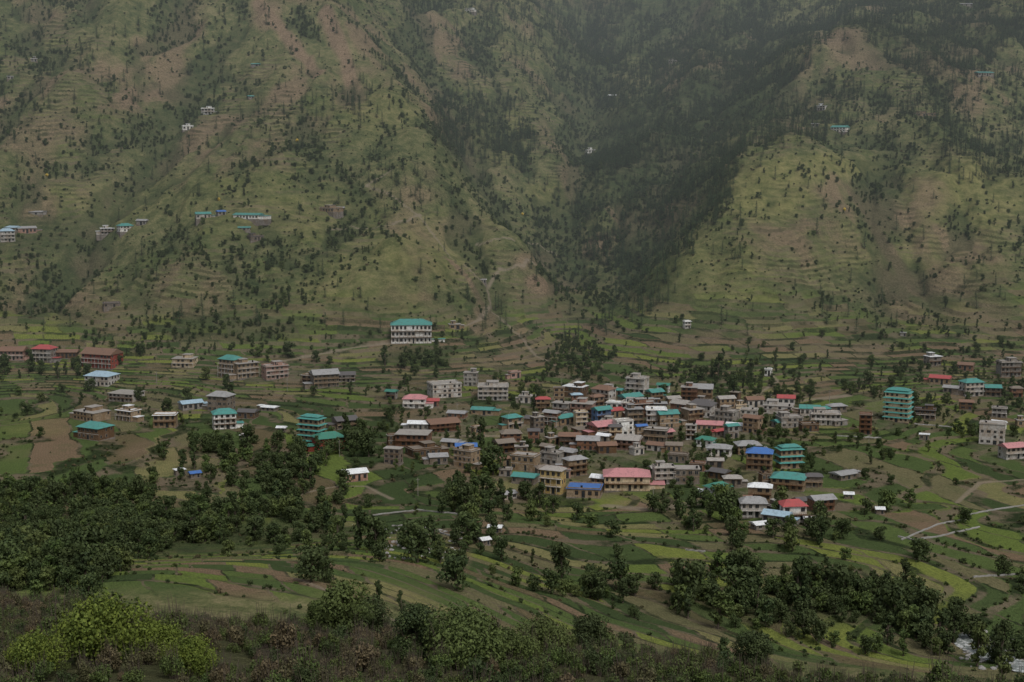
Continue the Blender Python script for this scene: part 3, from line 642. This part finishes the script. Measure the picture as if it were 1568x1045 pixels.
fT=bil(T,x,y); fT=fT-np.floor(fT); vm=1-bil(mt,x,y); nzc=fbm(x/28,y/28,401,4); bn=bil(brn,x,y); dn=bil(dry,x,y); vl=bil(vil,x,y); pt_=bil(pth,x,y)
area=.40*((2200**2)-(570**2)); rho=500000/area
ris=(fT>.62)
d=np.where(vm>.5,np.where(ris,.055*smooth(nzc,.36,.58),.003*smooth(nzc,.4,.6)),np.where(ris,.036,.014)*smooth(nzc,.38,.6)+.0015)
d*=(1-.7*bn)*(1-.55*np.clip(dn,0,1))*(1-.4*vl)*(pt_<.2)*(bil(ter,x,y)*.3+.7)
keep=(R.random(len(x))<d/rho)&clear(x,y,2)
x,y,z=[a[keep] for a in(x,y,z)]; vm=vm[keep]; nT=len(x)
s=np.where(vm>.5,.25+.5*R.random(nT),.35+.7*R.random(nT)**1.6)
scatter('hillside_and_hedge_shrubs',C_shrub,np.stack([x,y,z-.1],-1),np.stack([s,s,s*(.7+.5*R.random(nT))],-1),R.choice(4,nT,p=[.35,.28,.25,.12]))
print('shrub',nT)
x,y,z,px,py=cand(13000,60,255,.42)
nzc=fbm(x/14,y/14,501,3); keep=R.random(len(x))<np.where(y>205,.3,.25+.8*smooth(nzc,.3,.6))
keep&=(y>96)|(px<560)
x,y,z,px,nzc=[a[keep] for a in(x,y,z,px,nzc)]; nT=len(x); s=.3+.5*R.random(nT); s=np.where(R.random(nT)<.06,s*1.6,s)
ii=np.where(px<640,R.choice(5,nT,p=[.25,.22,.2,.13,.2]),R.choice(5,nT,p=[.06,.06,.34,.29,.25]))
scatter('foreground_scrub',C_near,np.stack([x,y,z-.15],-1),np.stack([s,s,s*(.8+.6*R.random(nT))],-1),ii)
print('near',nT,time.time()-T0)
def plant(name,mesh,px,py,Yd,s=1,rz=None):
    X_,Y_,_=world_from(px,py,Yd); z_=float(bil(Z,X_,Y_))
    o=bpy.data.objects.new(name,mesh); COL.objects.link(o); o.location=(X_,Y_,z_-.1); o.scale=(s,s,s); o.rotation_euler=(0,0,random.uniform(0,6.28) if rz is None else rz); return o
nb=[bush('leafy_bush_mesh',6.5,10,34,330,.17,M_leafY,70,8),bush('leafy_bush_mesh_b',6,11,34,330,.17,M_leafM,71,8),broad('near_tree_mesh',9,7.5,24,330,.20,M_leafM,.12,72),broad('near_tree_mesh_b',9,8,24,330,.20,M_leafD,.12,73)]
plant('yellow_green_bush',nb[0],165,1040,125,1.0); plant('yellow_green_bush',nb[0],290,1050,120,.55); plant('yellow_green_bush',nb[0],60,1050,118,.6); plant('yellow_green_bush',nb[0],235,1040,128,.6)
plant('leafy_bush',nb[1],705,1050,125,.95); plant('leafy_bush',nb[1],830,1045,135,.7); plant('leafy_bush',nb[1],780,1050,128,.6); plant('broadleaf_tree',nb[3],640,1050,130,.6)
plant('broadleaf_tree',nb[2],530,990,165,.95); plant('broadleaf_tree',nb[3],570,1000,170,.7); plant('broadleaf_tree',nb[2],490,985,170,.6)
plant('broadleaf_tree',nb[3],1150,1045,150,.6); plant('broadleaf_tree',nb[3],900,1050,150,.6); plant('broadleaf_tree',nb[3],955,1010,250,.5); plant('broadleaf_tree',nb[3],1480,1045,190,.7)
for i,(a,c,s) in enumerate([(90,890,1.5),(150,880,1.4),(25,890,1.2),(755,728,1.7),(735,690,1.2),(565,700,1.5),(545,690,1.2),(640,862,1.4),(715,835,1.4),(1100,598,1.3),(1125,602,1.2),(1075,600,1.1),(1000,783,.9),(575,845,1.3),(548,842,1.1),(860,885,1.2),(950,905,1.2),(1055,925,1.5),(1130,930,1.5),(1220,940,1.4),(1290,930,1.4),(1370,955,1.4),(1420,955,1.2),(620,565,1.1),(590,560,1.1),(655,560,1.0),(1400,625,1.2),(1330,600,.9),(745,765,1.2),(725,775,1.0),(705,760,1.0)]):
    x_,y_,z_=ground(a,c,340 if c>600 else 880); o=bpy.data.objects.new('broadleaf_tree',m_broad[i%5]); COL.objects.link(o); o.location=(x_,y_,z_-.2); o.scale=(s,s,s*random.uniform(.9,1.15)); o.rotation_euler=(0,0,random.uniform(0,6))

# ------------------------------------------------------------ river, walls, haystacks, poles
b=NB('river_water'); pos=b.n('ShaderNodeNewGeometry').outputs['Position']; n_=b.noise(pos,.35,6,.75); M_riv=b.out(b.ramp(n_,[(.35,(.10,.12,.11)),(.52,(.22,.24,.23)),(.62,(.62,.64,.64))]),.25,.5,n_,.6,.5)
b=NB('dry_stone'); pos=b.n('ShaderNodeNewGeometry').outputs['Position']; n_=b.noise(pos,1.5,5,.8); M_stone=b.out(b.mix(n_,(.12,.115,.105),(.36,.35,.33)),.9,.2,n_,.7,.3)
def ribbon(name,path,w,mat,lift,h=0):
    V=[];F_=[]
    for i,p in enumerate(path):
        a=Vector(path[max(0,i-1)][:2]);c=Vector(path[min(len(path)-1,i+1)][:2]); d=(c-a); 
        if d.length<1e-3:d=Vector((1,0))
        d.normalize(); nn=Vector((-d.y,d.x)); ww=w*random.uniform(.75,1.2)
        for sg in(-1,1):
            X_=p[0]+nn.x*ww*sg/2;Y_=p[1]+nn.y*ww*sg/2
            zz=float(bil(Z,X_,Y_))
            if h: V+=[(X_,Y_,zz-.5),(X_,Y_,zz+h*random.uniform(.8,1.15))]
            else: V.append((X_,Y_,p[2]+lift))
    for i in range(len(path)-1):
        if h:
            a=4*i; F_+=[(a,a+4,a+5,a+1),(a+1,a+5,a+7,a+3),(a+3,a+7,a+6,a+2)]
        else: a=2*i; F_.append((a,a+2,a+3,a+1))
    o=bpy.data.objects.new(name,mesh_np(name,V,F_,mat)); COL.objects.link(o); return o
def dense(pl,ymin=340): return poly3(pl,ymin,5)
ribbon('river',dense([(1462,975),(1480,990),(1510,1003),(1540,1015),(1580,1030)]),9,M_riv,.6)
for pl in ([(1380,828),(1410,815),(1440,803),(1482,796)],[(1375,823),(1400,828),(1440,822),(1500,808)],[(1480,790),(1520,782),(1568,775)],[(600,806),(640,806),(690,822)],[(1050,843),(1080,846)],[(1400,650),(1460,655)],[(570,790),(640,782),(720,790)],[(1490,885),(1568,880)],[(1280,668),(1350,672)]):
    ribbon('dry_stone_wall',dense(pl),.6,M_stone,0,.5)
import bmesh
bm=bmesh.new()
for i in range(260):
    if i<170: a,c=random.choice([(1470+90*random.random(),968+45*random.random()),(1480+90*random.random(),985+40*random.random())])
    else: a,c=590+120*random.random(),808+50*random.random()
    x_,y_,z_=ground(a,c,340); r=random.uniform(.3,1.1)
    ret=bmesh.ops.create_icosphere(bm,subdivisions=1,radius=r)
    for v in ret['verts']: v.co=Vector((v.co.x*random.uniform(.8,1.3)+x_,v.co.y*random.uniform(.8,1.3)+y_,v.co.z*random.uniform(.5,.8)+z_+.1))
m=bpy.data.meshes.new('boulders'); bm.to_mesh(m); bm.free(); m.materials.append(M_stone); COL.objects.link(bpy.data.objects.new('river_boulders',m))
b=NB('yellow_hay'); M_hay=b.out(b.mix(b.noise(b.n('ShaderNodeNewGeometry').outputs['Position'],2),(.25,.17,.03),(.45,.33,.06)),.9,.1)
for i,(a,c) in enumerate([(1293,323),(800,330),(1233,85),(455,218),(335,308),(72,272)]):
    x_,y_,z_=ground(a,c,880 if c<600 else 340); bm=bmesh.new()
    prof=[(1.2,0),(1.6,1.0),(1.7,1.9),(1.1,2.9),(.25,3.7)]
    rings=[[bm.verts.new((.8*r*math.cos(j*.628)*random.uniform(.8,1.2),.8*r*math.sin(j*.628)*random.uniform(.8,1.2),z__*.7)) for j in range(10)] for r,z__ in prof]
    for r0,r1 in zip(rings[:-1],rings[1:]):
        for j in range(10): bm.faces.new((r0[j],r0[(j+1)%10],r1[(j+1)%10],r1[j]))
    bm.faces.new(rings[-1]); m=bpy.data.meshes.new('haystack'); bm.to_mesh(m); bm.free(); m.materials.append(M_hay)
    o=bpy.data.objects.new('haystack',m); COL.objects.link(o); o.location=(x_,y_,z_)
for (a,c) in [(700,640),(780,655),(860,600),(1180,625),(1270,620),(640,760),(520,700),(1330,690),(440,600),(240,590),(1000,775),(1120,800)]:
    x_,y_,z_=ground(a,c,340); p=Part(); p.box(-.1,.1,-.1,.1,-1,8.5); p.box(-.9,.9,-.16,-.101,7.6,7.75)
    o=bpy.data.objects.new('utility_pole',mesh_np('utility_pole',p.V,p.F,WM['gray'])); COL.objects.link(o); o.location=(x_,y_,z_)

# ------------------------------------------------------------ mist
def mist(name,x0,x1,y0,y1,z0,z1,dens,L=(.19,.212,.218)):
    p=Part(); p.box(x0,x1,y0,y1,z0,z1); m=bpy.data.materials.new(name); m.use_nodes=True; nt=m.node_tree; nt.nodes.clear()
    v=nt.nodes.new('ShaderNodeVolumeAbsorption'); v.inputs['Color'].default_value=(0,0,0,1); v.inputs['Density'].default_value=dens
    e=nt.nodes.new('ShaderNodeEmission'); e.inputs['Color'].default_value=(*L,1); e.inputs['Strength'].default_value=dens  # constant glow stands in for daylight scattered inside the mist
    ad=nt.nodes.new('ShaderNodeAddShader'); nt.links.new(v.outputs[0],ad.inputs[0]); nt.links.new(e.outputs[0],ad.inputs[1])
    o=nt.nodes.new('ShaderNodeOutputMaterial'); nt.links.new(ad.outputs[0],o.inputs['Volume'])
    ob=bpy.data.objects.new(name,mesh_np(name,p.V,p.F,m)); COL.objects.link(ob)
mist('emissive_valley_mist',-1600,1600,750,3400,-200,520,.00025)

# ------------------------------------------------------------ light and camera
SE=math.radians(54); SA=math.radians(150)
w=bpy.data.worlds.new('World'); scene.world=w; w.use_nodes=True; nt=w.node_tree; bg=nt.nodes['Background']
sky=nt.nodes.new('ShaderNodeTexSky'); sky.sky_type='NISHITA'; sky.sun_disc=False; sky.sun_elevation=SE; sky.sun_rotation=SA; sky.air_density=1; sky.dust_density=4; sky.ozone_density=1
hs=nt.nodes.new('ShaderNodeHueSaturation'); hs.inputs['Saturation'].default_value=.35; nt.links.new(sky.outputs[0],hs.inputs['Color']); nt.links.new(hs.outputs[0],bg.inputs[0]); bg.inputs[1].default_value=.125
sl=bpy.data.lights.new('sun','SUN'); sl.energy=1.5; sl.angle=math.radians(18); sl.color=(1,.96,.9); so=bpy.data.objects.new('sun',sl); COL.objects.link(so)
dv=Vector((math.sin(SA)*math.cos(SE),math.cos(SA)*math.cos(SE),math.sin(SE))); so.rotation_euler=dv.to_track_quat('Z','Y').to_euler()
cam=bpy.data.cameras.new('camera'); co=bpy.data.objects.new('camera',cam); COL.objects.link(co); co.location=(0,0,CH); co.rotation_euler=(math.radians(82),0,0); cam.lens=50; cam.sensor_width=36; cam.clip_start=1; cam.clip_end=8000; scene.camera=co
scene.view_settings.view_transform='Standard'; scene.view_settings.look='None'; scene.view_settings.exposure=0
print('done',time.time()-T0)
